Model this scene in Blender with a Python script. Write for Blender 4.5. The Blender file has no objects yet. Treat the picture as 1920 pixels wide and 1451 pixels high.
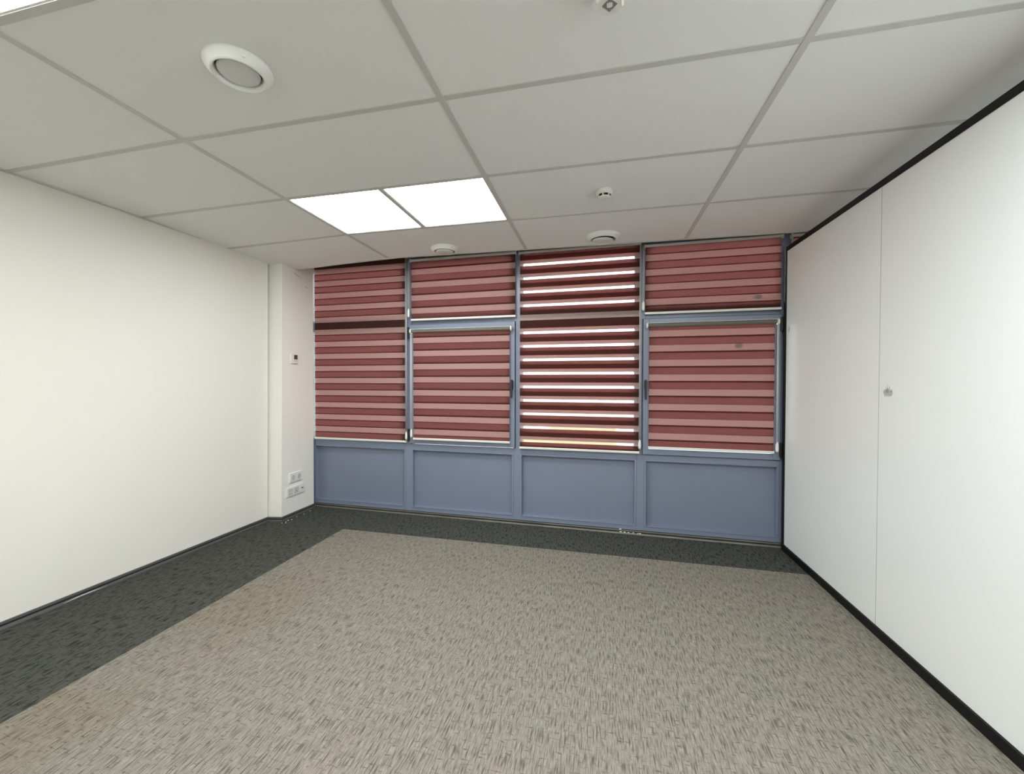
import bpy, bmesh, math, random
from mathutils import Vector, Matrix
random.seed(7)
SC = bpy.context.scene
COL = SC.collection
PI = math.pi
H = 2.277            # ceiling height
FAC_A = Vector((-2.6598, 3.4243, 0.0))   # facade origin on the floor (left end)
FAC_D = Vector((0.99979, -0.02061, 0.0)) # along the facade
FAC_N = Vector((0.02061, 0.99979, 0.0))  # outwards
FAC_ROT = math.atan2(FAC_D.y, FAC_D.x)

# ------------------------------------------------------------------ materials
def new_mat(name):
    m = bpy.data.materials.new(name); m.use_nodes = True
    nt = m.node_tree; nt.nodes.clear()
    out = nt.nodes.new('ShaderNodeOutputMaterial')
    return m, nt, out

def principled(name, col, rough=0.5, metal=0.0, spec=0.5, bump=0.0, bscale=200.0, coat=0.0, var=0.0, vscale=3.0):
    m, nt, out = new_mat(name)
    b = nt.nodes.new('ShaderNodeBsdfPrincipled')
    b.inputs['Base Color'].default_value = (*col, 1)
    b.inputs['Roughness'].default_value = rough
    b.inputs['Metallic'].default_value = metal
    b.inputs['Specular IOR Level'].default_value = spec
    b.inputs['Coat Weight'].default_value = coat
    b.inputs['Coat Roughness'].default_value = 0.25
    nt.links.new(b.outputs[0], out.inputs[0])
    tc = nt.nodes.new('ShaderNodeTexCoord')
    if var > 0:
        n = nt.nodes.new('ShaderNodeTexNoise'); n.inputs['Scale'].default_value = vscale
        n.inputs['Detail'].default_value = 4
        nt.links.new(tc.outputs['Object'], n.inputs['Vector'])
        mx = nt.nodes.new('ShaderNodeMix'); mx.data_type = 'RGBA'
        mx.inputs[6].default_value = (*[c * (1 - var) for c in col], 1)
        mx.inputs[7].default_value = (*[min(1, c * (1 + var)) for c in col], 1)
        nt.links.new(n.outputs['Fac'], mx.inputs[0]); nt.links.new(mx.outputs[2], b.inputs['Base Color'])
    if bump > 0:
        n2 = nt.nodes.new('ShaderNodeTexNoise'); n2.inputs['Scale'].default_value = bscale
        n2.inputs['Detail'].default_value = 3
        nt.links.new(tc.outputs['Object'], n2.inputs['Vector'])
        bp = nt.nodes.new('ShaderNodeBump'); bp.inputs['Strength'].default_value = bump
        bp.inputs['Distance'].default_value = 0.002
        nt.links.new(n2.outputs['Fac'], bp.inputs['Height']); nt.links.new(bp.outputs[0], b.inputs['Normal'])
    return m

def emission(name, col, s):
    m, nt, out = new_mat(name)
    e = nt.nodes.new('ShaderNodeEmission'); e.inputs[0].default_value = (*col, 1); e.inputs[1].default_value = s
    nt.links.new(e.outputs[0], out.inputs[0]); return m

def carpet(name, base, dark, light, stain=None, pat=(200, 17)):
    """loop pile carpet: short dashes running both ways, mostly along the room"""
    m, nt, out = new_mat(name)
    L = nt.links.new
    b = nt.nodes.new('ShaderNodeBsdfPrincipled'); b.inputs['Roughness'].default_value = 0.95
    b.inputs['Specular IOR Level'].default_value = 0.1
    tc = nt.nodes.new('ShaderNodeTexCoord')
    def noise(sx, sy, detail=2.0, rough=0.5):
        mp = nt.nodes.new('ShaderNodeMapping'); mp.inputs['Scale'].default_value = (sx, sy, 1)
        L(tc.outputs['Object'], mp.inputs['Vector'])
        n = nt.nodes.new('ShaderNodeTexNoise'); n.inputs['Scale'].default_value = 1.0
        n.inputs['Detail'].default_value = detail; n.inputs['Roughness'].default_value = rough
        L(mp.outputs[0], n.inputs['Vector']); return n.outputs['Fac']
    def ramp(fac, lo, hi):
        r = nt.nodes.new('ShaderNodeMapRange'); r.inputs['From Min'].default_value = lo
        r.inputs['From Max'].default_value = hi
        L(fac, r.inputs['Value']); return r.outputs[0]
    def mix(f, a, bb):
        x = nt.nodes.new('ShaderNodeMix'); x.data_type = 'RGBA'
        L(f, x.inputs[0])
        for i, v in ((6, a), (7, bb)):
            if isinstance(v, tuple): x.inputs[i].default_value = (*v, 1)
            else: L(v, x.inputs[i])
        return x.outputs[2]
    along = ramp(noise(*pat), 0.50, 0.68)
    across = ramp(noise(36, 120), 0.57, 0.74)
    fine = ramp(noise(380, 26, 3), 0.38, 0.62)
    mottle = ramp(noise(5, 3, 3), 0.3, 0.7)
    mx = nt.nodes.new('ShaderNodeMath'); mx.operation = 'MAXIMUM'
    L(along, mx.inputs[0]); L(across, mx.inputs[1])
    c = mix(fine, base, light)
    c = mix(mx.outputs[0], c, dark)
    tint = nt.nodes.new('ShaderNodeMix'); tint.data_type = 'RGBA'; tint.blend_type = 'MULTIPLY'
    tint.inputs[0].default_value = 1.0
    L(c, tint.inputs[6])
    tcol = mix(mottle, (0.985, 1.0, 0.975), (1.03, 0.995, 0.975))
    L(tcol, tint.inputs[7])
    c = tint.outputs[2]
    if stain:
        sep = nt.nodes.new('ShaderNodeSeparateXYZ'); L(tc.outputs['Object'], sep.inputs[0])
        wob = noise(6, 6, 3)
        tot = None
        for (sx, sy, rad, amt) in stain:
            d = nt.nodes.new('ShaderNodeVectorMath'); d.operation = 'DISTANCE'
            L(tc.outputs['Object'], d.inputs[0]); d.inputs[1].default_value = (sx, sy, 0)
            ad = nt.nodes.new('ShaderNodeMath'); ad.operation = 'MULTIPLY_ADD'
            L(wob, ad.inputs[0]); ad.inputs[1].default_value = 0.5
            L(d.outputs['Value'], ad.inputs[2])
            r = nt.nodes.new('ShaderNodeMapRange')
            r.inputs['From Min'].default_value = rad * 0.4 + 0.25; r.inputs['From Max'].default_value = rad + 0.25
            r.inputs['To Min'].default_value = amt; r.inputs['To Max'].default_value = 0.0
            L(ad.outputs[0], r.inputs['Value'])
            if tot is None: tot = r.outputs[0]
            else:
                q = nt.nodes.new('ShaderNodeMath'); q.operation = 'MAXIMUM'
                L(tot, q.inputs[0]); L(r.outputs[0], q.inputs[1]); tot = q.outputs[0]
        st = nt.nodes.new('ShaderNodeMix'); st.data_type = 'RGBA'; st.blend_type = 'MULTIPLY'
        L(tot, st.inputs[0]); L(c, st.inputs[6]); st.inputs[7].default_value = (0.86, 0.74, 0.58, 1)
        c = st.outputs[2]
    L(c, b.inputs['Base Color'])
    bp = nt.nodes.new('ShaderNodeBump'); bp.inputs['Strength'].default_value = 0.35
    bp.inputs['Distance'].default_value = 0.002
    inv = nt.nodes.new('ShaderNodeMath'); inv.operation = 'SUBTRACT'; inv.inputs[0].default_value = 1
    L(mx.outputs[0], inv.inputs[1]); L(inv.outputs[0], bp.inputs['Height']); L(bp.outputs[0], b.inputs['Normal'])
    L(b.outputs[0], out.inputs[0])
    return m

def fabric_opaque(name, refl, trans):
    m, nt, out = new_mat(name); L = nt.links.new
    d = nt.nodes.new('ShaderNodeBsdfDiffuse'); d.inputs[0].default_value = (*refl, 1)
    t = nt.nodes.new('ShaderNodeBsdfTranslucent'); t.inputs[0].default_value = (*trans, 1)
    a = nt.nodes.new('ShaderNodeAddShader'); L(d.outputs[0], a.inputs[0]); L(t.outputs[0], a.inputs[1])
    tc = nt.nodes.new('ShaderNodeTexCoord'); n = nt.nodes.new('ShaderNodeTexNoise')
    mp = nt.nodes.new('ShaderNodeMapping'); mp.inputs['Scale'].default_value = (60, 60, 900)
    L(tc.outputs['Object'], mp.inputs[0]); L(mp.outputs[0], n.inputs['Vector']); n.inputs['Scale'].default_value = 1
    bp = nt.nodes.new('ShaderNodeBump'); bp.inputs['Strength'].default_value = 0.15; bp.inputs['Distance'].default_value = 0.001
    L(n.outputs['Fac'], bp.inputs['Height']); L(bp.outputs[0], d.inputs['Normal'])
    L(a.outputs[0], out.inputs[0]); return m

def fabric_sheer(name, open_, refl, trans):
    m, nt, out = new_mat(name); L = nt.links.new
    d = nt.nodes.new('ShaderNodeBsdfDiffuse'); d.inputs[0].default_value = (*refl, 1)
    t = nt.nodes.new('ShaderNodeBsdfTranslucent'); t.inputs[0].default_value = (*trans, 1)
    a = nt.nodes.new('ShaderNodeAddShader'); L(d.outputs[0], a.inputs[0]); L(t.outputs[0], a.inputs[1])
    tr = nt.nodes.new('ShaderNodeBsdfTransparent')
    mx = nt.nodes.new('ShaderNodeMixShader'); mx.inputs[0].default_value = open_
    L(a.outputs[0], mx.inputs[1]); L(tr.outputs[0], mx.inputs[2]); L(mx.outputs[0], out.inputs[0]); return m

def glass_mat():
    m, nt, out = new_mat('window_glass'); L = nt.links.new
    tr = nt.nodes.new('ShaderNodeBsdfTransparent'); tr.inputs[0].default_value = (0.86, 0.9, 0.9, 1)
    g = nt.nodes.new('ShaderNodeBsdfGlossy'); g.inputs['Roughness'].default_value = 0.02
    f = nt.nodes.new('ShaderNodeFresnel'); f.inputs[0].default_value = 1.5
    mx = nt.nodes.new('ShaderNodeMixShader'); L(f.outputs[0], mx.inputs[0]); L(tr.outputs[0], mx.inputs[1]); L(g.outputs[0], mx.inputs[2])
    L(mx.outputs[0], out.inputs[0]); return m

M = dict(
    wall=principled('cream_wall_paint', (0.785, 0.775, 0.715), 0.7, bump=0.06, bscale=90, var=0.012),
    pier=principled('pier_wall_paint', (0.84, 0.825, 0.77), 0.7, bump=0.06, bscale=90, var=0.015),
    part=principled('partition_laminate', (0.86, 0.885, 0.875), 0.32, spec=0.5, var=0.012, vscale=1.6),
    seam=principled('grey_seam_strip', (0.43, 0.45, 0.445), 0.5),
    black=principled('black_trim', (0.006, 0.006, 0.007), 0.5, spec=0.25),
    nearblack=principled('near_black_matte', (0.014, 0.014, 0.014), 0.8),
    tile=principled('ceiling_tile', (0.83, 0.84, 0.83), 0.9, bump=0.12, bscale=450, var=0.008),
    tee=principled('ceiling_tee', (0.58, 0.58, 0.555), 0.55),
    angle=principled('ceiling_edge_trim', (0.62, 0.61, 0.58), 0.5),
    slab=principled('plenum_grey', (0.12, 0.12, 0.12), 0.9),
    led=emission('led_diffuser', (0.97, 0.995, 0.985), 16.5),
    led_fill=emission('fill_led_diffuser', (0.95, 0.995, 1.0), 25.0),  # stronger glow for the added panels that brighten the partition
    ledrim=principled('led_panel_rim', (0.7, 0.7, 0.68), 0.4),
    frame=principled('blue_grey_frame_paint', (0.193, 0.224, 0.305), 0.28, spec=0.5, var=0.03, vscale=2),
    infill=principled('blue_grey_infill_panel', (0.186, 0.214, 0.294), 0.24, spec=0.5, var=0.03, vscale=1.5),
    glass=glass_mat(),
    red=fabric_opaque('red_blind_fabric', (0.036, 0.018, 0.015), (0.135, 0.040, 0.036)),
    sheer=fabric_sheer('sheer_blind_mesh', 0.60, (0.58, 0.43, 0.40), (0.08, 0.08, 0.08)),
    white=principled('white_blind_plastic', (0.78, 0.77, 0.72), 0.4),
    cordw=principled('white_bead_cord', (0.62, 0.62, 0.60), 0.5),
    rail=principled('grey_headrail', (0.55, 0.53, 0.50), 0.45),
    roll=principled('rolled_sheer_fabric', (0.14, 0.135, 0.11), 0.8),
    valve=principled('white_valve_enamel', (0.88, 0.89, 0.86), 0.3),
    disc=principled('valve_disc_enamel', (0.66, 0.66, 0.65), 0.35),
    dark=principled('dark_cavity', (0.015, 0.015, 0.014), 0.9),
    plast=principled('white_device_plastic', (0.76, 0.76, 0.73), 0.35),
    plastg=principled('light_grey_device_plastic', (0.58, 0.58, 0.56), 0.4),
    lcd=principled('dark_lcd', (0.075, 0.065, 0.05), 0.2),
    handle=principled('black_handle', (0.012, 0.014, 0.014), 0.35),
    skirt=principled('dark_grey_skirting', (0.075, 0.075, 0.072), 0.5, var=0.15, vscale=12),
    skirtd=principled('skirting_groove', (0.018, 0.018, 0.016), 0.8),
    thresh=principled('worn_threshold_metal', (0.15, 0.145, 0.125), 0.45, metal=0.3, var=0.6, vscale=5),
    flake=principled('white_plaster', (0.8, 0.8, 0.76), 0.9),
    mark=principled('grey_emblem_print', (0.50, 0.53, 0.51), 0.6),
    mark2=principled('dark_grey_emblem_print', (0.36, 0.385, 0.37), 0.6),
    smudge=principled('faint_grey_smudge', (0.56, 0.60, 0.585), 0.5),
    scuff=principled('dark_scuff', (0.10, 0.095, 0.08), 0.8),
    scuff2=principled('pale_scuff', (0.42, 0.42, 0.42), 0.5),
    clight=carpet('light_carpet', (0.168, 0.156, 0.132), (0.088, 0.082, 0.069), (0.268, 0.250, 0.214),
                  stain=[(-1.86, 1.85, 0.42, 0.30), (-1.92, 1.02, 0.24, 0.42), (-0.95, 2.5, 0.3, 0.15)]),
    cdark=carpet('dark_carpet', (0.059, 0.061, 0.055), (0.018, 0.019, 0.016), (0.076, 0.079, 0.071), pat=(105, 20)),
    ground=principled('pale_paving', (0.5, 0.5, 0.48), 0.9),
    yellow=principled('yellow_render', (0.38, 0.32, 0.13), 0.9),
)

# ------------------------------------------------------------------ mesh helpers
class MB:
    def __init__(s): s.v = []; s.f = []; s.m = []; s.mats = []; s.smooth = []
    def mi(s, mat):
        if mat not in s.mats: s.mats.append(mat)
        return s.mats.index(mat)
    def add(s, verts, faces, mat, smooth=False):
        o = len(s.v); s.v += [tuple(v) for v in verts]; k = s.mi(mat)
        for f in faces: s.f.append(tuple(i + o for i in f)); s.m.append(k); s.smooth.append(smooth)
        return s
    def box(s, x0, x1, y0, y1, z0, z1, mat):
        v = [(x0,y0,z0),(x1,y0,z0),(x1,y1,z0),(x0,y1,z0),(x0,y0,z1),(x1,y0,z1),(x1,y1,z1),(x0,y1,z1)]
        return s.add(v, [(3,2,1,0),(4,5,6,7),(0,1,5,4),(1,2,6,5),(2,3,7,6),(3,0,4,7)], mat)
    def hexa(s, v, mat):
        return s.add(v, [(3,2,1,0),(4,5,6,7),(0,1,5,4),(1,2,6,5),(2,3,7,6),(3,0,4,7)], mat)
    def prism(s, poly, axis, a, b, mat, smooth=False):
        """poly: 2D outline, extruded along axis from a to b"""
        def P(u, w, t):
            return {'x': (t, u, w), 'y': (u, t, w), 'z': (u, w, t)}[axis]
        n = len(poly); v = [P(u, w, a) for u, w in poly] + [P(u, w, b) for u, w in poly]
        f = [(i, (i+1) % n, n+(i+1) % n, n+i) for i in range(n)]
        s.add(v, f, mat, smooth); s.add(v, [tuple(range(n-1, -1, -1)), tuple(range(n, 2*n))], mat)
        return s
    def lathe(s, prof, c, mat, n=48, close=False, smooth=True):
        """prof: list of (radius, z) spun about the z axis through c"""
        v = []; f = []
        for r, z in prof:
            for i in range(n):
                a = 2*PI*i/n; v.append((c[0]+r*math.cos(a), c[1]+r*math.sin(a), c[2]+z))
        for k in range(len(prof)-1):
            for i in range(n):
                j = (i+1) % n; f.append((k*n+i, k*n+j, (k+1)*n+j, (k+1)*n+i))
        s.add(v, f, mat, smooth)
        if close:
            for k in (0, len(prof)-1):
                s.add([v[k*n+i] for i in range(n)], [tuple(range(n))], mat)
        return s
    def tube(s, pts, r, mat, n=8):
        pts = [Vector(p) for p in pts]; rings = []
        for i, p in enumerate(pts):
            d = (pts[min(i+1, len(pts)-1)] - pts[max(i-1, 0)]).normalized()
            u = d.cross(Vector((0.31, 0.83, 0.46))).normalized(); w = d.cross(u)
            rr = r[i] if isinstance(r, (list, tuple)) else r
            rings.append([p + (u*math.cos(2*PI*k/n) + w*math.sin(2*PI*k/n))*rr for k in range(n)])
        v = [q for ring in rings for q in ring]; f = []
        for i in range(len(pts)-1):
            for k in range(n):
                j = (k+1) % n; f.append((i*n+k, i*n+j, (i+1)*n+j, (i+1)*n+k))
        f.append(tuple(range(n))); f.append(tuple((len(pts)-1)*n+k for k in range(n)))
        return s.add(v, f, mat, True)
    def shift(s, d):
        s.v = [(a+d[0], b+d[1], c+d[2]) for a, b, c in s.v]; return s
    def build(s, name, parent=None, bevel=0.0, loc=None, rotz=0.0):
        me = bpy.data.meshes.new(name); me.from_pydata(s.v, [], s.f); me.update()
        for m in s.mats: me.materials.append(m)
        for p, k, sm in zip(me.polygons, s.m, s.smooth): p.material_index = k; p.use_smooth = sm
        bm = bmesh.new(); bm.from_mesh(me)
        if not getattr(s, 'keep_normals', False):
            bmesh.ops.recalc_face_normals(bm, faces=bm.faces)
        bm.to_mesh(me); bm.free()
        o = bpy.data.objects.new(name, me); COL.objects.link(o)
        if parent: o.parent = parent
        if loc is not None: o.location = loc
        o.rotation_euler.z = rotz
        if bevel > 0:
            b = o.modifiers.new('bevel', 'BEVEL'); b.width = bevel; b.segments = 2; b.limit_method = 'ANGLE'
        return o

def tag(o, label, cat, group=None):
    o['label'] = label; o['category'] = cat
    if group: o['group'] = group
    return o
def struct(o, label=None):
    o['kind'] = 'structure'
    if label: o['label'] = label
    return o
def empty(name, loc, rotz=0.0):
    o = bpy.data.objects.new(name, None); COL.objects.link(o)
    o.location = loc; o.rotation_euler.z = rotz; o.empty_display_size = 0.1; return o
def fac(t, off, z):     # facade coordinates -> world
    return FAC_A + FAC_D*t + FAC_N*off + Vector((0, 0, z))

# ------------------------------------------------------------------ floor
fl = MB()
def quad_z(mb, pts, z, mat): mb.add([(x, y, z) for x, y in pts], [tuple(range(len(pts)))], mat)
YB = -2.1            # back wall
XE = 3.35             # end of the neighbouring room
LX, LY = -2.13, 2.945   # corner of the light carpet field
def ly(x): return 2.95 - (x + 2.08)*0.0075
quad_z(fl, [(-2.105, YB), (XE, YB), (XE, ly(XE)), (-2.077, 2.952)], 0.0, M['clight'])
quad_z(fl, [(-3.15, YB), (-2.105, YB), (-2.077, 2.952), (-3.15, 3.6)], 0.0, M['cdark'])
quad_z(fl, [(-2.077, 2.952), (XE, ly(XE)), (XE, 3.6), (-3.15, 3.6)], 0.0, M['cdark'])
fl.v += [(-3.15, YB, -0.06), (XE, YB, -0.06), (XE, 3.6, -0.06), (-3.15, 3.6, -0.06)]
k = len(fl.v)-4; fl.f.append((k, k+1, k+2, k+3)); fl.m.append(0); fl.smooth.append(False)
floor = struct(fl.build('floor'), 'floor of light carpet with a dark charcoal carpet border')

# ------------------------------------------------------------------ left wall with the shallow pier
def wx(y): return -2.883 + (y - 1.37)*0.027
wl = MB()
T = 2.44
y1 = 2.975
# floor outline / top outline (the wall is a little out of plumb)
bot = [(wx(YB), YB), (wx(1.4), 1.4), (wx(y1), y1)]
top = [(wx(YB)-0.012, YB), (wx(1.4)-0.012, 1.4), (wx(y1)+0.02, y1+0.01)]
back = -3.12
for i in range(2):
    b0, b1, t0, t1 = bot[i], bot[i+1], top[i], top[i+1]
    wl.hexa([(back, b0[1], 0), (b0[0], b0[1], 0), (b1[0], b1[1], 0), (back, b1[1], 0),
             (back, t0[1], T), (t0[0], t0[1], T), (t1[0], t1[1], T), (back, t1[1], T)], M['wall'])
wall_left = struct(wl.build('wall_left'), 'cream painted wall on the left')
pr = MB()
PX = -2.716
pr.hexa([(back, 2.976, 0), (PX, 3.0, 0), (PX+0.004, 3.403, 0), (back, 3.403, 0),
         (back, 2.986, T), (PX+0.012, 3.02, T), (PX+0.012, 3.403, T), (back, 3.403, T)], M['pier'])
pr.box(back, -2.835, 3.403, 3.62, 0, T, M['pier'])
pier = pr.build('wall_pier', wall_left)
# small scuffs and screw holes on the plaster
sc_ = MB()
for (y, z, r) in ((1.838, 1.966, 0.0045), (2.337, 1.752, 0.003), (2.315, 0.589, 0.003)):
    xx = wx(y) - 0.012*z/T + 0.0012
    sc_.add([(xx, y + r*math.cos(a)*1.1, z + r*math.sin(a)) for a in [i*PI/4 for i in range(8)]], [tuple(range(8))], M['scuff'])
sc_.build('wall_hole', wall_left)
ss = MB()
ss.tube([(PX+0.013, 3.155, 2.195), (PX+0.013, 3.19, 2.185), (PX+0.013, 3.235, 2.172)], 0.0012, M['scuff'], 5)
ss.tube([(PX+0.013, 3.30, 2.105), (PX+0.013, 3.325, 2.095)], 0.0016, M['scuff'], 5)
ss.build('wall_scratch', wall_left)

# back wall (behind the viewer) and far wall of the neighbouring room
wb = MB(); wb.box(-3.12, XE+0.1, YB-0.12, YB, 0, T, M['wall'])
struct(wb.build('wall_back'), 'cream wall behind the viewer')
wn = MB(); wn.box(XE, XE+0.1, YB, 3.62, 0, T, M['wall'])
struct(wn.build('wall_neighbouring'), 'wall of the room beyond the partition')

# skirting along the left wall: capped strip with a dark groove
def skirt_profile():
    return [(0, 0), (0.019, 0), (0.019, 0.004), (0.012, 0.010), (0.012, 0.022), (0.010, 0.034), (0, 0.034)]
def skirt_run(mb, p0, p1, n, h=1.0):
    """p0,p1 wall line on the floor, n = into the room"""
    segs = [((0, 0), (0.020, 0.0), (0.018, 0.007), M['skirt']),
            ((0.018, 0.007), (0.011, 0.013), (0.011, 0.017), M['skirt']),
            ((0.011, 0.017), (0.006, 0.019), (0.006, 0.023), M['skirtd']),
            ((0.006, 0.023), (0.013, 0.025), (0.011, 0.036), M['skirt']),
            ((0.011, 0.036), (0.0, 0.036), None, M['skirt'])]
    for a, b, c, m in segs:
        chain = [q for q in (a, b, c) if q]
        for (d0, z0), (d1, z1) in zip(chain, chain[1:]):
            v = [(p0[0]+n[0]*d0, p0[1]+n[1]*d0, z0*h), (p1[0]+n[0]*d0, p1[1]+n[1]*d0, z0*h),
                 (p1[0]+n[0]*d1, p1[1]+n[1]*d1, z1*h), (p0[0]+n[0]*d1, p0[1]+n[1]*d1, z1*h)]
            mb.add(v, [(0, 1, 2, 3)], m)
sk = MB()
skirt_run(sk, (wx(YB), YB), (wx(2.965), 2.965), (1, 0))
skirt_run(sk, (wx(2.975), 2.975), (PX+0.01, 2.999), (0.17, -0.985))
skirt_run(sk, (PX+0.001, 2.985), (PX+0.004, 3.40), (1, 0))
bl = struct(sk.build('baseboard_left'), 'dark grey skirting strip along the cream wall')
sf = MB()
sf.tube([(wx(1.6)+0.020, 1.60, 0.009), (wx(1.66)+0.021, 1.66, 0.013), (wx(1.72)+0.020, 1.72, 0.012), (wx(1.80)+0.019, 1.80, 0.009)],
        [0.001, 0.004, 0.0045, 0.001], M['scuff2'], 8)
sf.build('scuff_mark', bl)

# ------------------------------------------------------------------ partition on the right
def rx(y): return 1.288 + (3.3 - y)*0.011
PT = 2.153
p = MB()
PY1 = 3.305
seams = [PY1, 2.313, 1.10, -0.10, -1.30, YB]
wr = MB()
wr.hexa([(rx(YB)+0.02, YB, 0.012), (rx(YB)+0.055, YB, 0.012), (rx(PY1)+0.055, PY1, 0.012), (rx(PY1)+0.02, PY1, 0.012),
         (rx(YB)+0.02, YB, 2.17), (rx(YB)+0.055, YB, 2.17), (rx(PY1)+0.055, PY1, 2.17), (rx(PY1)+0.02, PY1, 2.17)], M['nearblack'])
wall_right = struct(wr.build('wall_right'), 'tall pale laminate partition wall with black edging')
for a, b in zip(seams, seams[1:]):
    q = MB(); g = 0.0016
    ya, yb = a - g, b + g
    q.hexa([(rx(ya), ya, 0.045), (rx(ya)+0.018, ya, 0.045), (rx(yb)+0.018, yb, 0.045), (rx(yb), yb, 0.045),
            (rx(ya), ya, PT), (rx(ya)+0.018, ya, PT), (rx(yb)+0.018, yb, PT), (rx(yb), yb, PT)], M['part'])
    q.build('wall_panel', wall_right)
    if a < PY1: MB().box(rx(a)-0.0002, rx(a)+0.012, a-0.0017, a+0.0017, 0.045, PT, M['seam']).build('seam_strip', wall_right)
def run_x(mb, y0, y1, d0, d1, z0, z1, mat):
    mb.hexa([(rx(y0)+d0, y0, z0), (rx(y0)+d1, y0, z0), (rx(y1)+d1, y1, z0), (rx(y1)+d0, y1, z0),
             (rx(y0)+d0, y0, z1), (rx(y0)+d1, y0, z1), (rx(y1)+d1, y1, z1), (rx(y1)+d0, y1, z1)], mat)
q = MB(); run_x(q, YB, PY1+0.012, -0.006, 0.062, PT, 2.185, M['black']); q.build('top_trim', wall_right, bevel=0.002)
q = MB(); run_x(q, YB, PY1+0.012, -0.012, 0.07, 0.0, 0.045, M['black']); q.build('bottom_trim', wall_right, bevel=0.003)
q = MB(); run_x(q, PY1, PY1+0.030, -0.006, 0.062, 0.0, 2.185, M['black']); run_x(q, PY1+0.03, PY1+0.062, 0.006, 0.062, 0.0, 2.17, M['black']); q.build('end_trim', wall_right, bevel=0.001)
q = MB()
for (y, z, ry, rz) in ((3.263, 1.589, 0.012, 0.022),):
    q.add([(rx(y)-0.0006, y+ry*math.cos(a*PI/6), z+rz*math.sin(a*PI/6)) for a in range(12)], [tuple(range(12))], M['smudge'])
q.build('smudge', wall_right)

# crown-like emblem on the partition
em = MB()
ey, ez = 2.248, 1.156
ex = rx(ey)
def poly_r(pts, mat, th):
    v = [(ex - 0.0004, ey - u, ez + w) for u, w in pts]; v2 = [(ex - th, ey - u, ez + w) for u, w in pts]
    n = len(pts)
    em.add(v + v2, [tuple(range(n)), tuple(range(n, 2*n))] + [(i, (i+1) % n, n+(i+1) % n, n+i) for i in range(n)], mat)
# bowl outline bands
poly_r([(-0.024, 0.0), (0.018, 0.0), (0.021, 0.004), (-0.026, 0.004)], M['smudge'], 0.0014)
poly_r([(-0.028, 0.006), (0.024, 0.005), (0.026, 0.010), (-0.030, 0.011)], M['mark'], 0.0014)
poly_r([(-0.030, 0.012), (0.027, 0.011), (0.031, 0.017), (-0.033, 0.018)], M['mark'], 0.0014)
for c, w, h, m in ((-0.026, 0.006, 0.013, 'mark'), (-0.015, 0.005, 0.020, 'mark'), (-0.004, 0.010, 0.022, 'mark2'),
                   (0.010, 0.005, 0.024, 'mark'), (0.021, 0.007, 0.014, 'mark2')):
    poly_r([(c-w, 0.018), (c+w, 0.018), (c+w*0.9, 0.018+h*0.55), (c, 0.018+h), (c-w*0.9, 0.018+h*0.55)], M[m], 0.0018)
for c, a, b in ((-0.004, 0.038, 0.056), (0.009, 0.036, 0.048), (-0.015, 0.034, 0.043)):
    poly_r([(c-0.0022, a), (c+0.0022, a), (c+0.0012, b), (c-0.0012, b)], M['mark'], 0.0014)
emb = em.build('crown_sticker')
tag(emb, 'small grey crown shaped sticker on the pale partition right of its seam', 'sticker')

# ------------------------------------------------------------------ ceiling
ROT = 0.0059
GX, GY = -0.594, 2.626
def G(i, j):
    c, s = math.cos(ROT), math.sin(ROT)
    return (GX + i*c - j*s, GY + i*s + j*c)
def sag(x, y):
    s = min(1.0, max(0.0, (-1.82 - x)/1.03))
    pts = [(-3, 0.012), (1.4, 0.015), (2.0, 0.015), (2.53, 0.024), (3.0, 0.052), (3.4, 0.065)]
    for (a, va), (b, vb) in zip(pts, pts[1:]):
        if y <= b: return s*(va + (vb-va)*max(0, (y-a))/(b-a))
    return s*0.065
def edge_y(x): return 3.187 + (x + 2.5)*0.0268
tiles = MB(); tees = MB()
SP = 0.5925
rows = [0.62, 0.0, -SP] + [-SP - 0.5925*k for k in range(1, 8)]
cols = [-2.4, -1.2, 0.0, 1.2, 2.4, 3.6]
lights = []   # (i0,i1,j0,j1)
for (ja, jb) in ((0.0, -SP), (-3*SP, -4*SP), (-6*SP, -7*SP)):
    lights += [(-1.2, -0.6, ja, jb), (-0.6, 0.0, ja, jb)]
lights += [(0.6, 1.2, -3*SP, -4*SP), (1.2, 1.8, -3*SP, -4*SP)]  # unseen pair added to brighten the near end of the partition
lights += [(2.4, 3.0, 0.0, -SP), (3.0, 3.6, 0.0, -SP), (2.4, 3.0, -3*SP, -4*SP), (3.0, 3.6, -3*SP, -4*SP)]
def slab_piece(mb, c4, z0, z1, mat):
    lo = [(x, y, z0 - sag(x, y)) for x, y in c4]; hi = [(x, y, z1 - sag(x, y)) for x, y in c4]
    mb.hexa(lo + hi, mat)
w = 0.012
for ci in range(len(cols)-1):
    for ri in range(len(rows)-1):
        i0, i1 = cols[ci], cols[ci+1]; j1, j0 = rows[ri], rows[ri+1]
        n = 4
        for s_ in range(n):
            ia, ib = i0+(i1-i0)*s_/n, i0+(i1-i0)*(s_+1)/n
            if s_ == 0: ia += w
            if s_ == n-1: ib -= w
            im = (ia+ib)/2
            if any(l[0] < im < l[1] and abs(l[2]-j1) < 1e-6 for l in lights): continue
            c4 = [G(ia, j0+w), G(ib, j0+w), G(ib, j1-w), G(ia, j1-w)]
            if ri == 0: c4 = [c4[0], c4[1], (c4[2][0], edge_y(c4[2][0])), (c4[3][0], edge_y(c4[3][0]))]
            c4 = [(min(x, XE), y) for x, y in c4]
            if c4[1][0] < -2.99: continue
            c4 = [(max(x, -3.0), y) for x, y in c4]
            slab_piece(tiles, c4, H+0.004, H+0.018, M['tile'])
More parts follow.
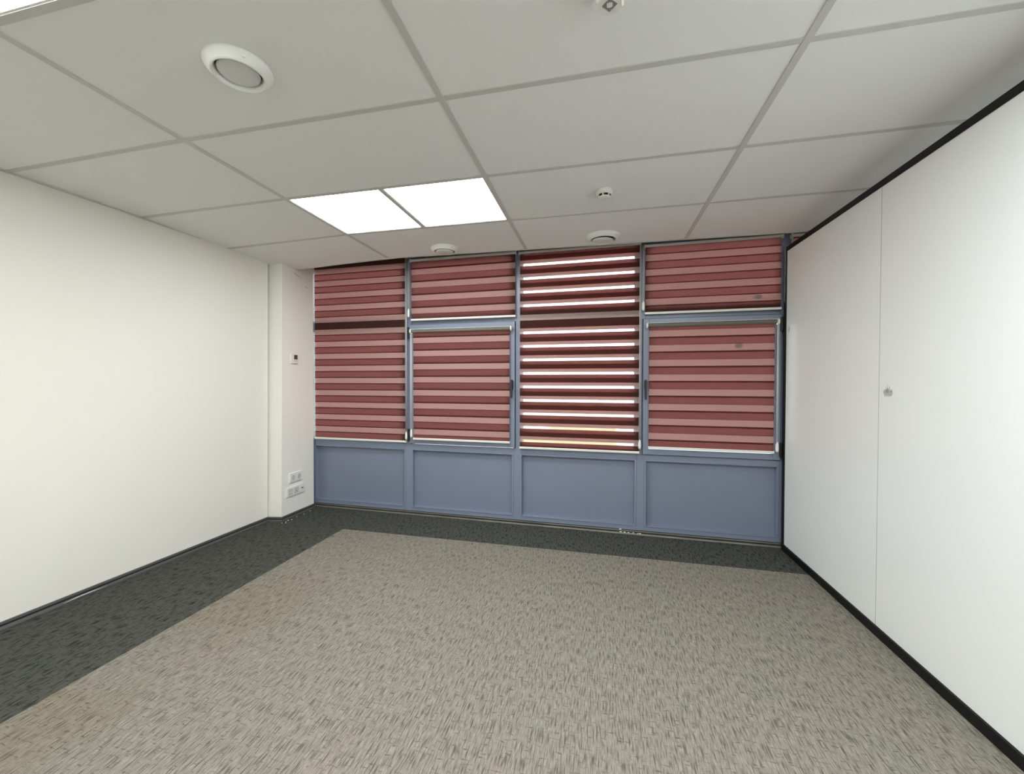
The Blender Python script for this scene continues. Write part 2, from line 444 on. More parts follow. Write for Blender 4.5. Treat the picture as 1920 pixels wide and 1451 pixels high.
for ci in cols[:-1]:
    for ri in range(len(rows)-1):
        j1, j0 = rows[ri], rows[ri+1]
        if ci < -2: continue
        c4 = [G(ci-w, j0), G(ci+w, j0), G(ci+w, j1), G(ci-w, j1)]
        if ri == 0: c4 = [c4[0], c4[1], (c4[2][0], edge_y(c4[2][0])), (c4[3][0], edge_y(c4[3][0]))]
        slab_piece(tees, c4, H, H+0.03, M['tee'])
for ri, j in enumerate(rows[1:]):
    for i0, i1 in zip(cols, cols[1:]):
        n = 4
        for s_ in range(n):
            ia, ib = i0+(i1-i0)*s_/n, i0+(i1-i0)*(s_+1)/n
            if s_ == 0: ia += w
            if s_ == n-1: ib -= w
            a, b = G(ia, j), G(ib, j)
            if a[0] > XE or b[0] < -2.99: continue
            c4 = [G(ia, j-w), G(ib, j-w), G(ib, j+w), G(ia, j+w)]
            c4 = [(min(max(x, -3.0), XE), y) for x, y in c4]
            slab_piece(tees, c4, H+0.001, H+0.03, M['tee'])
# the short tee between the two panels of each light
for (ja, jb) in ((0.0, -SP), (-3*SP, -4*SP), (-6*SP, -7*SP)):
    c4 = [G(-0.6-w, jb+w), G(-0.6+w, jb+w), G(-0.6+w, ja-w), G(-0.6-w, ja-w)]
    slab_piece(tees, c4, H+0.001, H+0.03, M['tee'])
for ic, ja in ((0.6, -3*SP), (1.8, -3*SP), (3.0, 0.0), (3.0, -3*SP)):
    jb = ja - SP
    slab_piece(tees, [G(ic-w, jb+w), G(ic+w, jb+w), G(ic+w, ja-w), G(ic-w, ja-w)], H+0.001, H+0.03, M['tee'])
# dark plenum lid above
tiles.box(-3.12, XE+0.1, YB-0.12, 3.62, 2.44, 2.50, M['slab'])
ceiling = struct(tiles.build('ceiling'), 'suspended ceiling of white rectangular tiles')
tees.build('ceiling_grid', ceiling)
# edge trim next to the windows, and the wall angle on the left
tr = MB()
xs = [-2.68, -2.2, -1.7, -1.2, -0.6, 0.0, 0.6, 1.2, 1.8, XE]
for a, b in zip(xs, xs[1:]):
    ya, yb = edge_y(a), edge_y(b)
    tr.hexa([(a, ya-0.016, H-0.0015-sag(a, ya)), (b, yb-0.016, H-0.0015-sag(b, yb)), (b, yb+0.003, H-0.0015-sag(b, yb)), (a, ya+0.003, H-0.0015-sag(a, ya)),
             (a, ya-0.016, H+0.001), (b, yb-0.016, H+0.001), (b, yb+0.003, H+0.045), (a, ya+0.003, H+0.045)], M['angle'])
tr.build('edge_trim', ceiling)
ta = MB()
ys = [YB, 0, 1.0, 1.8, 2.4, 2.975]
for a, b in zip(ys, ys[1:]):
    za, zb = H - sag(-2.87, a), H - sag(-2.87, b)
    ta.hexa([(-3.0, a, za-0.002), (wx(a)+0.004, a, za-0.002), (wx(b)+0.012, b, zb-0.002), (-3.0, b, zb-0.002),
             (-3.0, a, za+0.004), (wx(a)+0.004, a, za+0.004), (wx(b)+0.012, b, zb+0.004), (-3.0, b, zb+0.004)], M['angle'])
ta.build('wall_angle', ceiling)

# LED panels set in the grid
LED_LABEL = {0: 'bright square ceiling light panel near the windows, left one of the lit pair',
             1: 'bright square ceiling light panel near the windows, right one of the lit pair',
             2: 'lit ceiling panel cut off by the top left corner of the photo',
             3: 'lit ceiling panel above the viewer, right beside the top left corner panel',
             4: 'lit ceiling panel far behind the viewer, nearer the cream wall',
             5: 'lit ceiling panel far behind the viewer, farther from the cream wall',
             6: 'unseen ceiling panel added to light the partition, farther one of the pair',
             7: 'unseen ceiling panel added to light the partition, nearest to it',
             8: 'lit ceiling panel beyond the partition, window side, nearer the partition',
             9: 'lit ceiling panel beyond the partition, window side, farther from the partition',
             10: 'lit ceiling panel beyond the partition, viewer side, nearer the partition',
             11: 'lit ceiling panel beyond the partition, viewer side, farther from the partition'}
for k, (i0, i1, j1, j0) in enumerate(lights):
    cx, cy = G((i0+i1)/2, (j0+j1)/2)
    hx, hy = 0.288, (j1-j0)/2 - 0.012
    e = empty('ceiling_light_panel', (cx, cy, H+0.004), ROT)
    tag(e, LED_LABEL[k], 'ceiling light', 'square light panels in the tiled ceiling')
    MB().box(-hx+0.006, hx-0.006, -hy+0.006, hy-0.006, 0.0, 0.004, M['led_fill'] if k in (6, 7) else M['led']).build('diffuser', e)
    r_ = MB()
    r_.box(-hx, hx, -hy, -hy+0.006, -0.001, 0.014, M['ledrim']); r_.box(-hx, hx, hy-0.006, hy, -0.001, 0.014, M['ledrim'])
    r_.box(-hx, -hx+0.006, -hy, hy, -0.001, 0.014, M['ledrim']); r_.box(hx-0.006, hx, -hy, hy, -0.001, 0.014, M['ledrim'])
    r_.box(-hx, hx, -hy, hy, 0.010, 0.014, M['ledrim'])
    r_.build('panel_rim', e)

# round supply air valves
def valve(x, y, R, label, drop=0.0, tilt=0.0):
    e = empty('ceiling_vent', (x, y, H+0.004))
    tag(e, label, 'vent', 'round white air valves in the ceiling')
    k = R/0.103
    a = MB().lathe([(0.103*k, 0.0), (0.103*k, -0.004), (0.101*k, -0.009), (0.086*k, -0.025), (0.081*k, -0.029), (0.077*k, -0.029),
                    (0.073*k, -0.024), (0.070*k, -0.010), (0.070*k, 0.012)], (0, 0, 0), M['valve'], 64)
    a.build('flange', e)
    d = MB().lathe([(0.001, -0.001), (0.069*k, -0.001)], (0, 0, 0), M['dark'], 48); d.build('throat', e)
    c = MB().lathe([(0.0005, -0.024-drop), (0.030*k, -0.024-drop), (0.056*k, -0.022-drop), (0.0625*k, -0.019-drop), (0.0640*k, -0.013-drop), (0.058*k, -0.005-drop)], (0, 0, 0), M['disc'], 64)
    o = c.build('valve_disc', e); o.rotation_euler = (tilt, tilt*0.5, 0)
    n_ = MB(); n_.box(-0.004, 0.004, 0.088*k, 0.0975*k, -0.020, -0.010, M['valve'])
    cl = n_.build('clip', e, bevel=0.001); cl.rotation_euler.z = -2.2
    return e
valve(-1.196, 1.150, 0.103, 'large round white air vent on the near ceiling tile at upper left')
valve(-1.225, 3.070, 0.112, 'round white air vent at the ceiling edge above the left opening window', 0.014)
valve(0.005, 3.073, 0.122, 'round white air vent at the ceiling edge above the half open blind', 0.016, 0.09)

# smoke detectors
def detector(x, y, label):
    e = empty('smoke_detector', (x, y, H+0.004)); tag(e, label, 'smoke detector')
    MB().lathe([(0.0005, 0), (0.046, 0.0), (0.047, -0.010), (0.045, -0.020), (0.037, -0.027), (0.036, -0.0275)], (0, 0, 0), M['plast'], 40).build('base', e)
    MB().lathe([(0.031, -0.026), (0.029, -0.038)], (0, 0, 0), M['dark'], 32).build('sensing_chamber', e)
    cg = MB()
    for k in range(6):
        a = k*PI/3 + 0.3; ca, sa = math.cos(a), math.sin(a)
        v = []
        for (r, z) in ((0.036, -0.0265), (0.028, -0.0265), (0.027, -0.040), (0.031, -0.039)):
            for s_ in (-0.0045, 0.0045): v.append((ca*r - sa*s_, sa*r + ca*s_, z))
        cg.add(v, [(0, 2, 4, 6), (1, 3, 5, 7), (0, 1, 3, 2), (2, 3, 5, 4), (4, 5, 7, 6), (6, 7, 1, 0)], M['plast'])
    cg.build('cage_rib', e)
    MB().lathe([(0.031, -0.037), (0.032, -0.040), (0.027, -0.044), (0.012, -0.0455), (0.0005, -0.0455)], (0, 0, 0), M['plast'], 40).build('cap', e)
    MB().lathe([(0.006, -0.0455), (0.005, -0.047), (0.0005, -0.047)], (0, 0, 0), M['plastg'], 16).build('indicator', e)
    return e
detector(0.009, 2.335, 'small white round smoke detector on the ceiling above the half open blind')
def heat_detector(x, y):
    e = empty('heat_detector', (x, y, H+0.004))
    tag(e, 'white faceted detector with diamond slot pattern cut off by the photo top edge', 'smoke detector')
    MB().lathe([(0.0005, 0), (0.044, 0.0), (0.0445, -0.012), (0.042, -0.016)], (0, 0, 0), M['plast'], 40).build('base', e)
    MB().lathe([(0.034, -0.014), (0.034, -0.048)], (0, 0, 0), M['dark'], 32).build('sensing_chamber', e)
    body = MB(); n = 8
    for k in range(n):
        a0 = 2*PI*k/n + 0.25; a1 = a0 + 0.22
        v = []
        for r, z in ((0.042, -0.015), (0.037, -0.052)):
            for a in (a0, a1): v.append((r*math.cos(a), r*math.sin(a), z)); v.append(((r-0.005)*math.cos(a), (r-0.005)*math.sin(a), z))
        body.hexa([v[0], v[2], v[3], v[1], v[4], v[6], v[7], v[5]], M['plast'])
    body.build('cage_rib', e)
    cap = MB()
    ring = [(math.cos(2*PI*k/8+0.36), math.sin(2*PI*k/8+0.36)) for k in range(8)]
    lv = [(0.0395, -0.044), (0.0395, -0.052), (0.0335, -0.058)]
    v = [(r*c, r*s, z) for r, z in lv for c, s in ring]
    f = [(l*8+i, l*8+(i+1) % 8, (l+1)*8+(i+1) % 8, (l+1)*8+i) for l in range(2) for i in range(8)] + [tuple(16+i for i in range(8)), tuple(range(8))]
    cap.add(v, f, M['plast']); cap.build('cap', e)
    sl = MB()
    for u in range(-6, 7):
        x0 = u*0.0030
        h = 0.021 - abs(x0)*1.05
        if h < 0.002: continue
        if abs(x0) < 0.0075:
            sl.box(x0-0.0008, x0+0.0008, 0.0085-abs(x0)*0.3, h, -0.0585, -0.0578, M['dark'])
            sl.box(x0-0.0008, x0+0.0008, -h, -0.0085+abs(x0)*0.3, -0.0585, -0.0578, M['dark'])
        else:
            sl.box(x0-0.0008, x0+0.0008, -h, h, -0.0585, -0.0578, M['dark'])
    o = sl.build('slot', e)
    return e
heat_detector(0.016, 1.128)

# ------------------------------------------------------------------ window wall
# facade-local coordinates: x = along, y = outwards, z = up
BAYS = [(-0.172, 0.934), (0.934, 1.953), (1.953, 2.962), (2.962, 3.966), (3.966, 4.99), (4.99, 5.95)]
FY0, FY1 = 0.030, 0.095
Z_SILL0, Z_SILL1 = 0.595, 0.648
Z_TR0, Z_TR1 = 1.715, 1.785
Z_TOP = 2.30
mw = 0.0295       # half mullion
def frame_box(mb, x0, x1, z0, z1, y0=FY0, y1=FY1): mb.box(x0, x1, y0, y1, z0, z1, M['frame'])
WIN_LABEL = ['fixed window bay beside the cream wall, fully covered by one red blind',
             'window bay with the left opening sash',
             'fixed window bay with the half open striped blind',
             'window bay with the right opening sash beside the partition',
             'window bay seen in the gap above the partition',
             'window bay of the room beyond the partition']
def window(k):
    a, b = BAYS[k]
    first = (k == 0)
    ml = -0.065 if first else a + mw; mr = b - mw
    f = MB()
    if first: f.box(a, ml, FY0, FY1, 0.03, Z_SILL1, M['frame'])
    else: f.box(a-mw, a+mw, FY0, FY1, 0.03, Z_TOP+0.04, M['frame'])
    x0 = ml if not first else a
    frame_box(f, ml, mr, 0.03, 0.064)
    frame_box(f, x0, mr, Z_SILL0, Z_SILL1)
    frame_box(f, x0, mr, Z_TR0, Z_TR1, FY0+0.012)
    frame_box(f, x0, mr, Z_TOP, Z_TOP+0.04)
    if k == len(BAYS)-1: f.box(b-mw, b+mw, FY0, FY1, 0.03, Z_TOP+0.04, M['frame'])
    w_ = struct(f.build('window_%d' % (k+1), bevel=0.0015, loc=FAC_A, rotz=FAC_ROT), WIN_LABEL[k])
    # beads round the infill panel
    pl, prr = ml + (0.014 if not first else 0.0), mr - 0.015
    g = MB()
    y0, y1 = FY0-0.004, FY0+0.036
    if not first: g.box(ml, pl, y0, y1, 0.064, Z_SILL0, M['frame'])
    g.box(prr, mr, y0, y1, 0.064, Z_SILL0, M['frame'])
    g.box(pl, prr, y0, y1, 0.064, 0.072, M['frame'])
    g.box(pl, prr, y0, y1, Z_SILL0-0.006, Z_SILL0, M['frame'])
    g.build('glazing_bead', w_, bevel=0.0015)
    MB().box(ml-0.002, mr+0.002, FY0+0.034, FY0+0.06, 0.060, Z_SILL0+0.004, M['infill']).build('infill_panel', w_)
    def stop(zlo, zhi):
        st = MB(); b0, b1 = FY0+0.004, 0.066
        if not first: st.box(ml, ml+0.022, b0, b1, zlo, zhi, M['frame'])
        st.box(mr-0.022, mr, b0, b1, zlo, zhi, M['frame'])
        st.box(x0, mr, b0, b1, zlo, zlo+0.018, M['frame']); st.box(x0, mr, b0, b1, zhi-0.018, zhi, M['frame'])
        st.build('glazing_stop', w_)
    stop(Z_TR1, Z_TOP)
    if k not in (1, 3, 5): stop(Z_SILL1, Z_TR0)
    gl = MB(); gx0 = x0 - 0.0
    gl.box(gx0, mr, 0.066, 0.072, Z_TR1-0.01, Z_TOP+0.01, M['glass'])
    gl.build('glass_pane', w_)
    if k in (1, 3, 5):
        s0, s1 = {1: (0.955, 1.938), 3: (2.977, 3.936), 5: (5.0, 5.90)}[k]
        z0, z1 = (0.655, 1.730) if k == 1 else (0.645, 1.712)
        sy0, sy1 = 0.008, 0.060
        s = MB(); sw = 0.045
        s.box(s0, s0+sw, sy0, sy1, z0, z1, M['frame']); s.box(s1-sw, s1, sy0, sy1, z0, z1, M['frame'])
        s.box(s0+sw, s1-sw, sy0, sy1, z0, z0+sw, M['frame']); s.box(s0+sw, s1-sw, sy0, sy1, z1-sw, z1, M['frame'])
        so = s.build('opening_sash', w_, bevel=0.002)
        MB().box(s0+sw-0.004, s1-sw+0.004, 0.034, 0.040, z0+sw-0.004, z1-sw+0.004, M['glass']).build('sash_glass', so)
        gk = MB(); e_ = 0.0035
        for (p0, p1, q0, q1) in ((s0-e_, s0+0.01, z0-e_, z1+e_), (s1-0.01, s1+e_, z0-e_, z1+e_), (s0, s1, z0-e_, z0+0.01), (s0, s1, z1-0.01, z1+e_)):
            gk.box(p0, p1, 0.020, FY0+0.002, q0, q1, M['nearblack'])  # near-black strip standing in for the shade in the gap round the sash
        gk.build('gap_strip', so)
        # handle
        hx = s1-0.022 if k == 1 else s0+0.020
        sg = -1 if k == 1 else 1
        h = MB()
        pts = [(hx+0.011*math.cos(t), 1.222+0.013*math.sin(t)) for t in [i*PI/8 for i in range(9)]] + \
              [(hx+0.011*math.cos(t), 1.160+0.013*math.sin(t)) for t in [PI+i*PI/8 for i in range(9)]]
        h.prism(pts, 'y', sy0-0.008, sy0+0.001, M['handle'])
        h.prism([(hx+0.010*math.cos(t), 1.216+0.012*math.sin(t)) for t in [i*PI/8 for i in range(16)]], 'y', sy0-0.034, sy0-0.006, M['handle'], True)
        h.hexa([(hx-0.007, sy0-0.036, 1.080), (hx+0.007, sy0-0.036, 1.080), (hx+0.007, sy0-0.026, 1.080), (hx-0.007, sy0-0.026, 1.080),
                (hx-0.010, sy0-0.034, 1.216), (hx+0.010, sy0-0.034, 1.216), (hx+0.010, sy0-0.020, 1.216), (hx-0.010, sy0-0.020, 1.216)], M['handle'])
        h.build('window_handle', so, bevel=0.0015)
        # hinges
        hgx = s0-0.006 if k == 1 else s1+0.001
        for (za, zb) in ((z1-0.125, z1-0.020), (z0+0.022, z0+0.130)):
            hb = MB(); hb.box(hgx-0.009, hgx+0.009, -0.006, FY0, za, zb, M['handle'])
            hb.build('hinge', so, bevel=0.003)
        MB().box(x0, mr, 0.078, 0.082, Z_TR0-0.03, Z_TR0+0.01, M['frame']).build('outer_stop', w_)
    else:
        MB().box(gx0, mr, 0.066, 0.072, Z_SILL1-0.01, Z_TR0+0.01, M['glass']).build('glass_pane', w_)
    return w_
for k in range(len(BAYS)): window(k)
# wall strip above the windows and below, closing the facade
ub = MB(); ub.box(-0.5, 6.0, 0.02, 0.16, Z_TOP+0.04, 2.46, M['slab']); ub.box(-0.5, 6.0, 0.035, 0.16, -0.06, 0.03, M['slab'])
ub.box(-0.5, -0.172, 0.03, 0.16, 0, 2.46, M['slab'])
struct(ub.build('wall_front', loc=FAC_A, rotz=FAC_ROT), 'dark strips of wall above and below the windows')

# threshold strips along the foot of the windows
th = MB()
th.box(-0.06, 3.965, 0.010, 0.032, 0.0, 0.018, M['skirtd'])
th.box(-0.06, 3.965, 0.020, 0.034, 0.018, 0.030, M['skirtd'])
th.hexa([(-0.06, 0.016, 0.021), (3.965, 0.016, 0.021), (3.965, 0.030, 0.021), (-0.06, 0.030, 0.021),
         (-0.06, 0.018, 0.029), (3.965, 0.018, 0.029), (3.965, 0.030, 0.029), (-0.06, 0.030, 0.029)], M['thresh'])
th.hexa([(-0.06, -0.004, 0.003), (3.965, -0.004, 0.003), (3.965, 0.016, 0.003), (-0.06, 0.016, 0.003),
         (-0.06, 0.000, 0.013), (3.965, 0.000, 0.013), (3.965, 0.016, 0.013), (-0.06, 0.016, 0.013)], M['thresh'])
struct(th.build('baseboard_window', loc=FAC_A, rotz=FAC_ROT), 'worn grey threshold strips below the blue window frames')

# ------------------------------------------------------------------ roller blinds with striped double fabric
def blind(name_label, x0, x1, z0, z1, pink_top, period, yf, back_shift, chain_x, weight_z, sash=False, weight_dir=0.0,
          red_h=None, chain_top=None, dark_spots=(), group='striped red day and night blinds'):
    """pink_top: height of the upper edge of one front sheer stripe; back_shift: drop of the rear layer"""
    cx = x0
    loc = fac(x0, yf, z0)
    e = empty('roller_blind', loc, FAC_ROT)
    tag(e, name_label, 'blind', group)
    W = x1 - x0; Ht = z1 - z0
    sheer = 0.049 if red_h is None else period - red_h
    red = period - sheer
    def layer(mb, y, shift):
        z = pink_top - z0 - shift + 20*period
        while z > -period*2:
            # sheer from z down to z-sheer, red from z-sheer down to z-period
            for (a, b, m) in ((z - sheer, z, M['sheer']), (z - period, z - sheer, M['red'])):
                a_, b_ = max(a, 0.0), min(b, Ht)
                if b_ - a_ > 0.0005:
                    mb.add([(0, y, a_), (W, y, a_), (W, y, b_), (0, y, b_)], [(0, 1, 2, 3)], m)
            z -= period
    fb = MB(); layer(fb, 0.0, 0.0); layer(fb, 0.0035, back_shift)
    fb.build('striped_fabric', e)
    for (sx, sz, sr) in dark_spots:  # dark disc set between the front and rear fabric layers
        sm = MB(); sm.add([(sx-x0+sr*1.5*math.cos(i*PI/7), 0.0018, sz-z0+sr*math.sin(i*PI/7)) for i in range(14)], [tuple(range(14))], M['nearblack'])
        sm.build('dark_spot', e)
    bb = MB()
    bb.prism([(-0.006, -0.013), (0.012, -0.013), (0.015, -0.008), (0.015, 0.004), (-0.004, 0.004), (-0.008, 0.0)], 'x', -0.003, W+0.003, M['white'])
    bb.build('bottom_bar', e, bevel=0.001)
    if sash:
        c = MB()
        arc = [(-0.012 + 0.020*math.cos(t), Ht + 0.004 + 0.020*math.sin(t)) for t in [i*0.70*PI/10 for i in range(11)]]
        inner = [(-0.012 + 0.0175*math.cos(t), Ht + 0.004 + 0.0175*math.sin(t)) for t in [0.70*PI - i*0.70*PI/10 for i in range(11)]]
        c.prism(arc + inner, 'x', -0.014, W+0.014, M['white'])
        c.build('cassette', e)
        r_ = MB(); n = 20
        r_.prism([(-0.012+0.0155*math.cos(2*PI*i/n), Ht+0.003+0.0155*math.sin(2*PI*i/n)) for i in range(n)], 'x', -0.006, W+0.006, M['roll'], True)
        r_.build('fabric_roll', e)
        for xx in (-0.022, W+0.010):
            ec = MB(); n = 20
            ec.prism([(-0.012+0.022*math.cos(2*PI*i/n), Ht+0.003+0.022*math.sin(2*PI*i/n)) for i in range(n)], 'x', xx, xx+0.012, M['white'])
            ec.build('end_cap', e, bevel=0.001)
    else:
        hr = MB(); hr.box(-0.004, W+0.004, -0.016, 0.026, Ht, Ht+0.017, M['rail']); hr.build('headrail', e, bevel=0.002)
        for xx in (-0.010, W+0.004):
            br = MB(); br.box(xx, xx+0.006, -0.018, 0.028, Ht-0.006, Ht+0.022, M['rail']); br.build('bracket', e, bevel=0.001)
    # bead cord loop with its weight
    wx_, wz = chain_x - x0, weight_z - z0
    zt = (Ht + 0.004) if chain_top is None else chain_top - z0
    yc = -0.014
    cd = MB()
    cd.tube([(wx_-0.0045, yc-0.002, wz+0.02), (wx_-0.0045, yc, zt)], 0.0023, M['cordw'], 6)
    cd.tube([(wx_+0.0045, yc+0.004, wz+0.02), (wx_+0.0045, yc+0.004, zt)], 0.0023, M['cordw'], 6)
    cdo = cd.build('bead_cord', e)
    wt = MB(); prof = [(0.0022, 0.037), (0.0058, 0.034), (0.0092, 0.020), (0.0112, -0.008), (0.0104, -0.026), (0.0062, -0.037), (0.0005, -0.038)]
    n = 16; v = []; f = []
    for r_, z in prof:
        for i in range(n): v.append((wx_+r_*math.cos(2*PI*i/n), yc+0.6*r_*math.sin(2*PI*i/n), wz+z))
    for k in range(len(prof)-1):
        for i in range(n): f.append((k*n+i, k*n+(i+1) % n, (k+1)*n+(i+1) % n, (k+1)*n+i))
    f.append(tuple(range(n)))
    wt.add(v, f, M['white'], True); wt.build('cord_weight', cdo)
    return e
SH = 0.049
def rear(p, ov=0.012):   # rear red stripe starts ov above the front sheer stripe
    # rear red top = pink_top + ov ; rear sheer top = rear red bottom = pink_top+ov-(p-SH)
    return (p - SH) - ov
blind('long closed red striped blind beside the cream wall pier', -0.046, 0.924, 0.674, 2.345, 2.292, 0.1158, 0.0, rear(0.1158, 0.009), 0.932, 0.725)
blind('short closed red striped blind above the left opening window', 0.980, 1.944, 1.779, 2.298, 2.226, 0.116, 0.0, rear(0.116, 0.015), 0.958, 1.836, chain_top=2.31)
blind('closed red striped blind on the left opening sash', 1.006, 1.900, 0.706, 1.664, 1.610, 0.1173, -0.016, rear(0.1173, 0.014), 0.990, 0.752, sash=True)
blind('half open red striped blind with white daylight gaps', 1.986, 2.948, 0.664, 2.290, 2.073-0.066, 0.1137, 0.0, 0.0275, 2.953, 0.726, red_h=0.066)
blind('short closed red striped blind above the right opening window', 2.990, 3.926, 1.759, 2.266, 2.207, 0.114, 0.0, rear(0.114, 0.008), 2.975, 1.812, chain_top=2.28, dark_spots=((3.78, 1.846, 0.017),))
blind('closed red striped blind on the right opening sash', 3.019, 3.884, 0.710, 1.652, 1.616, 0.1137, -0.016, rear(0.1137, 0.003), 3.902, 0.747, sash=True, dark_spots=((3.645, 1.488, 0.018),))
blind('red striped blind glimpsed in the gap above the pale partition', 3.998, 4.95, 1.779, 2.262, 2.252, 0.114, 0.0, rear(0.114), 3.990, 1.84, chain_top=2.31)
blind('red striped blind of the room beyond the partition', 5.03, 5.90, 0.70, 2.285, 2.252, 0.114, 0.0, rear(0.114), 5.915, 0.74, chain_top=2.31)

# ------------------------------------------------------------------ things on the pier face
def pier_face(y, z): return (PX + 0.0035 + 0.012*z/T*0.6, y, z)
def on_pier(name, y, z, label, cat):
    e = empty(name, (PX + 0.003 + 0.009*z/T, y, z)); tag(e, label, cat); return e
# local: x = out of the wall, y = along (towards the window), z up
e = on_pier('thermostat', 3.150, 1.420, 'small white thermostat with a dark screen on the wall pier', 'thermostat')
MB().box(-0.003, 0.012, -0.043, 0.043, -0.043, 0.046, M['plast']).build('housing', e, bevel=0.003)
MB().box(0.012, 0.0135, -0.010, 0.030, -0.004, 0.036, M['lcd']).build('screen', e)
b_ = MB(); b_.box(0.012, 0.0145, -0.016, 0.034, -0.020, -0.014, M['plastg']); b_.build('button_row', e)
e = on_pier('double_socket', 3.160, 0.352, 'white double power socket on the pier, upper of the two outlet strips', 'socket')
b_ = MB(); b_.box(-0.003, 0.010, -0.074, 0.074, -0.041, 0.041, M['plast']); b_.build('cover_plate', e, bevel=0.003)
for yy in (-0.036, 0.036):
    s_ = MB()
    n = 28; R = 0.0205
    s_.prism([(yy+0.0285*math.cos(2*PI*i/4+PI/4)*1.2, 0.0285*math.sin(2*PI*i/4+PI/4)*1.2) for i in range(4)], 'x', 0.010, 0.0125, M['plast'])
    s_.build('socket_insert', e, bevel=0.001)
    w2 = MB(); n = 28
    v = [(0.0127, yy+R*math.cos(2*PI*i/n), R*math.sin(2*PI*i/n)) for i in range(n)] + [(0.004, yy+R*0.96*math.cos(2*PI*i/n), R*0.96*math.sin(2*PI*i/n)) for i in range(n)]
    w2.add(v, [(i, (i+1) % n, n+(i+1) % n, n+i) for i in range(n)], M['plastg'], True)
    w2.add([(0.0128, yy+R*math.cos(2*PI*i/n), R*math.sin(2*PI*i/n)) for i in range(n)], [tuple(range(n))], M['plastg'])
    so = w2.build('socket_well', e)
    hh = MB()
    for k_ in (-0.0095, 0.0095):
        hh.add([(0.0131, yy+k_+0.0028*math.cos(2*PI*i/10), 0.0028*math.sin(2*PI*i/10)) for i in range(10)], [tuple(range(10))], M['dark'])
    hh.box(0.0128, 0.0136, yy-0.004, yy+0.004, 0.0155, 0.020, M['dark']); hh.box(0.0128, 0.0136, yy-0.004, yy+0.004, -0.020, -0.0155, M['dark'])
    hh.build('contact_hole', so)
e = on_pier('triple_outlet_strip', 3.163, 0.230, 'white triple outlet strip with a data port, lower strip on the pier', 'socket')
b_ = MB(); b_.box(-0.003, 0.010, -0.110, 0.110, -0.040, 0.040, M['plast']); b_.build('cover_plate', e, bevel=0.003)
for k_, yy in enumerate((-0.071, 0.0, 0.071)):
    q = MB(); q.box(0.010, 0.0125, yy-0.027, yy+0.027, -0.027, 0.027, M['plastg'] if k_ < 2 else M['plast']); io = q.build('outlet_insert', e, bevel=0.001)
    q = MB()
    if k_ == 0: q.box(0.0122, 0.0135, yy-0.012, yy+0.012, -0.002, 0.002, M['plast'])
    if k_ == 1: q.box(0.0122, 0.0135, yy-0.004, yy+0.004, -0.010, -0.004, M['dark'])
    if k_ == 2:
        q.box(0.0122, 0.0135, yy-0.012, yy+0.013, 0.000, 0.009, M['dark']); q.box(0.0122, 0.0135, yy-0.013, yy+0.013, -0.016, -0.013, M['plastg'])
    q.build('port', io)

# ------------------------------------------------------------------ plaster flakes lying by the skirting
def flake(loc, s, rot, label, group):
    m = MB(); n = 5 + int(s*1000) % 3
    ring = [(s*math.cos(2*PI*i/n)*random.uniform(0.6, 1.1), s*0.5*math.sin(2*PI*i/n)*random.uniform(0.6, 1.1)) for i in range(n)]
    m.prism(ring, 'z', 0.0, 0.0025 + s*0.15, M['flake'])
    o = m.build('plaster_flake'); o.location = loc; o.rotation_euler.z = rot
    tag(o, label, 'flake', group)
LA = 'white plaster flake on the worn threshold near the third window post'
for (t, off, s) in ((2.815, 0.006, 0.013), (2.845, 0.006, 0.011), (2.873, 0.006, 0.008), (2.912, 0.007, 0.008), (2.945, 0.005, 0.006), (2.962, 0.004, 0.011)):
    flake(fac(t, off, 0.0131), s, random.uniform(-0.3, 0.3) + FAC_ROT, LA, 'plaster flakes on the window threshold')
flake(fac(2.812, 0.0225, 0.0292), 0.011, 0.0, 'white plaster flake on the upper ledge of the worn threshold', None)
LB = 'tiny white plaster flake on the dark carpet at the foot of the pier'
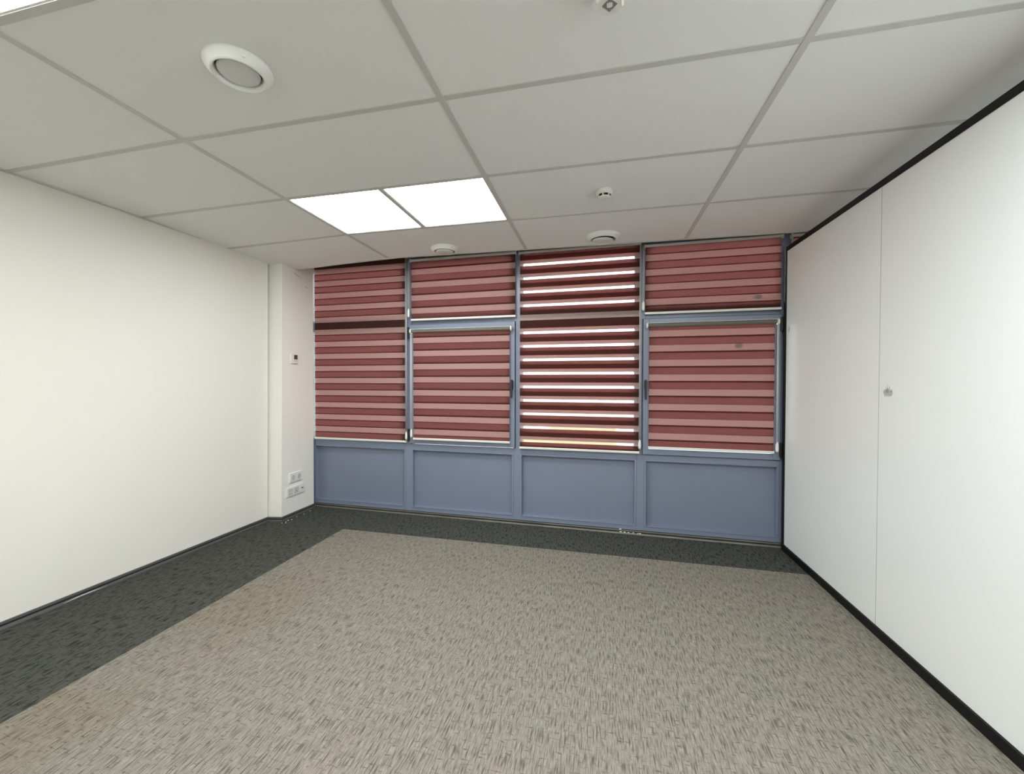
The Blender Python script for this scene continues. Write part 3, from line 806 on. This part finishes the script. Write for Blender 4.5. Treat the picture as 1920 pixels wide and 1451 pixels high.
for (x, y, s) in ((-2.672, 2.955, 0.007), (-2.660, 2.985, 0.006), (-2.668, 3.02, 0.008), (-2.652, 3.045, 0.007), (-2.640, 2.962, 0.006),
                  (-2.664, 3.12, 0.005), (-2.655, 3.20, 0.005), (-2.661, 3.29, 0.005)):
    flake((x, y, 0.0005), s, random.uniform(0, 3), LB, 'plaster flakes at the foot of the pier')

# ------------------------------------------------------------------ outdoors
g = MB(); g.box(-60, 60, 3.9, 90, -4.2, -4.0, M['ground']); struct(g.build('ground'), 'pale paved ground outside the windows')
yb_ = MB(); yb_.box(-3.76, 1.0, 30, 34, -4.0, -2.0, M['yellow']); yb_.box(-3.9, 1.14, 29.9, 34.1, -2.0, -1.85, M['yellow']); yb_.box(-6.0, -3.76, 30, 34, -4.0, -2.85, M['yellow'])
yo = yb_.build('low_building')
tag(yo, 'low pale yellow building seen through the gaps of the half open blind', 'building')

# ------------------------------------------------------------------ daylight
wd = bpy.data.worlds.new('sky'); SC.world = wd; wd.use_nodes = True
bg = wd.node_tree.nodes['Background']; bg.inputs[0].default_value = (0.90, 0.96, 1.0, 1); bg.inputs[1].default_value = 9.0

# ------------------------------------------------------------------ camera
cam = bpy.data.cameras.new('camera'); co = bpy.data.objects.new('camera', cam); COL.objects.link(co)
cam.sensor_fit = 'HORIZONTAL'; cam.sensor_width = 36.0
cam.lens = 763.9436/1920*36.0
cam.shift_x = (960-950.721)/1920; cam.shift_y = (725.228-725.5)/1920
cam.clip_start = 0.02; cam.clip_end = 300
R_ = Vector((0.97404352, 0.22635961, 0.00074171)); U_ = Vector((-0.00439267, 0.01562575, 0.99986826)); F_ = Vector((-0.2263182, 0.97391846, -0.01621449))
mt = Matrix((( R_.x, U_.x, -F_.x, 0), (R_.y, U_.y, -F_.y, 0), (R_.z, U_.z, -F_.z, 1.22958), (0, 0, 0, 1)))
co.matrix_world = mt
SC.camera = co

SC.view_settings.view_transform = 'Standard'; SC.view_settings.look = 'None'
SC.view_settings.gamma = 1.0; SC.view_settings.use_curve_mapping = False
SC.view_settings.exposure = 0.0
SC.cycles.use_denoising = True
SC.cycles.max_bounces = 12; SC.cycles.diffuse_bounces = 8; SC.cycles.transparent_max_bounces = 16
SC.cycles.sample_clamp_indirect = 10
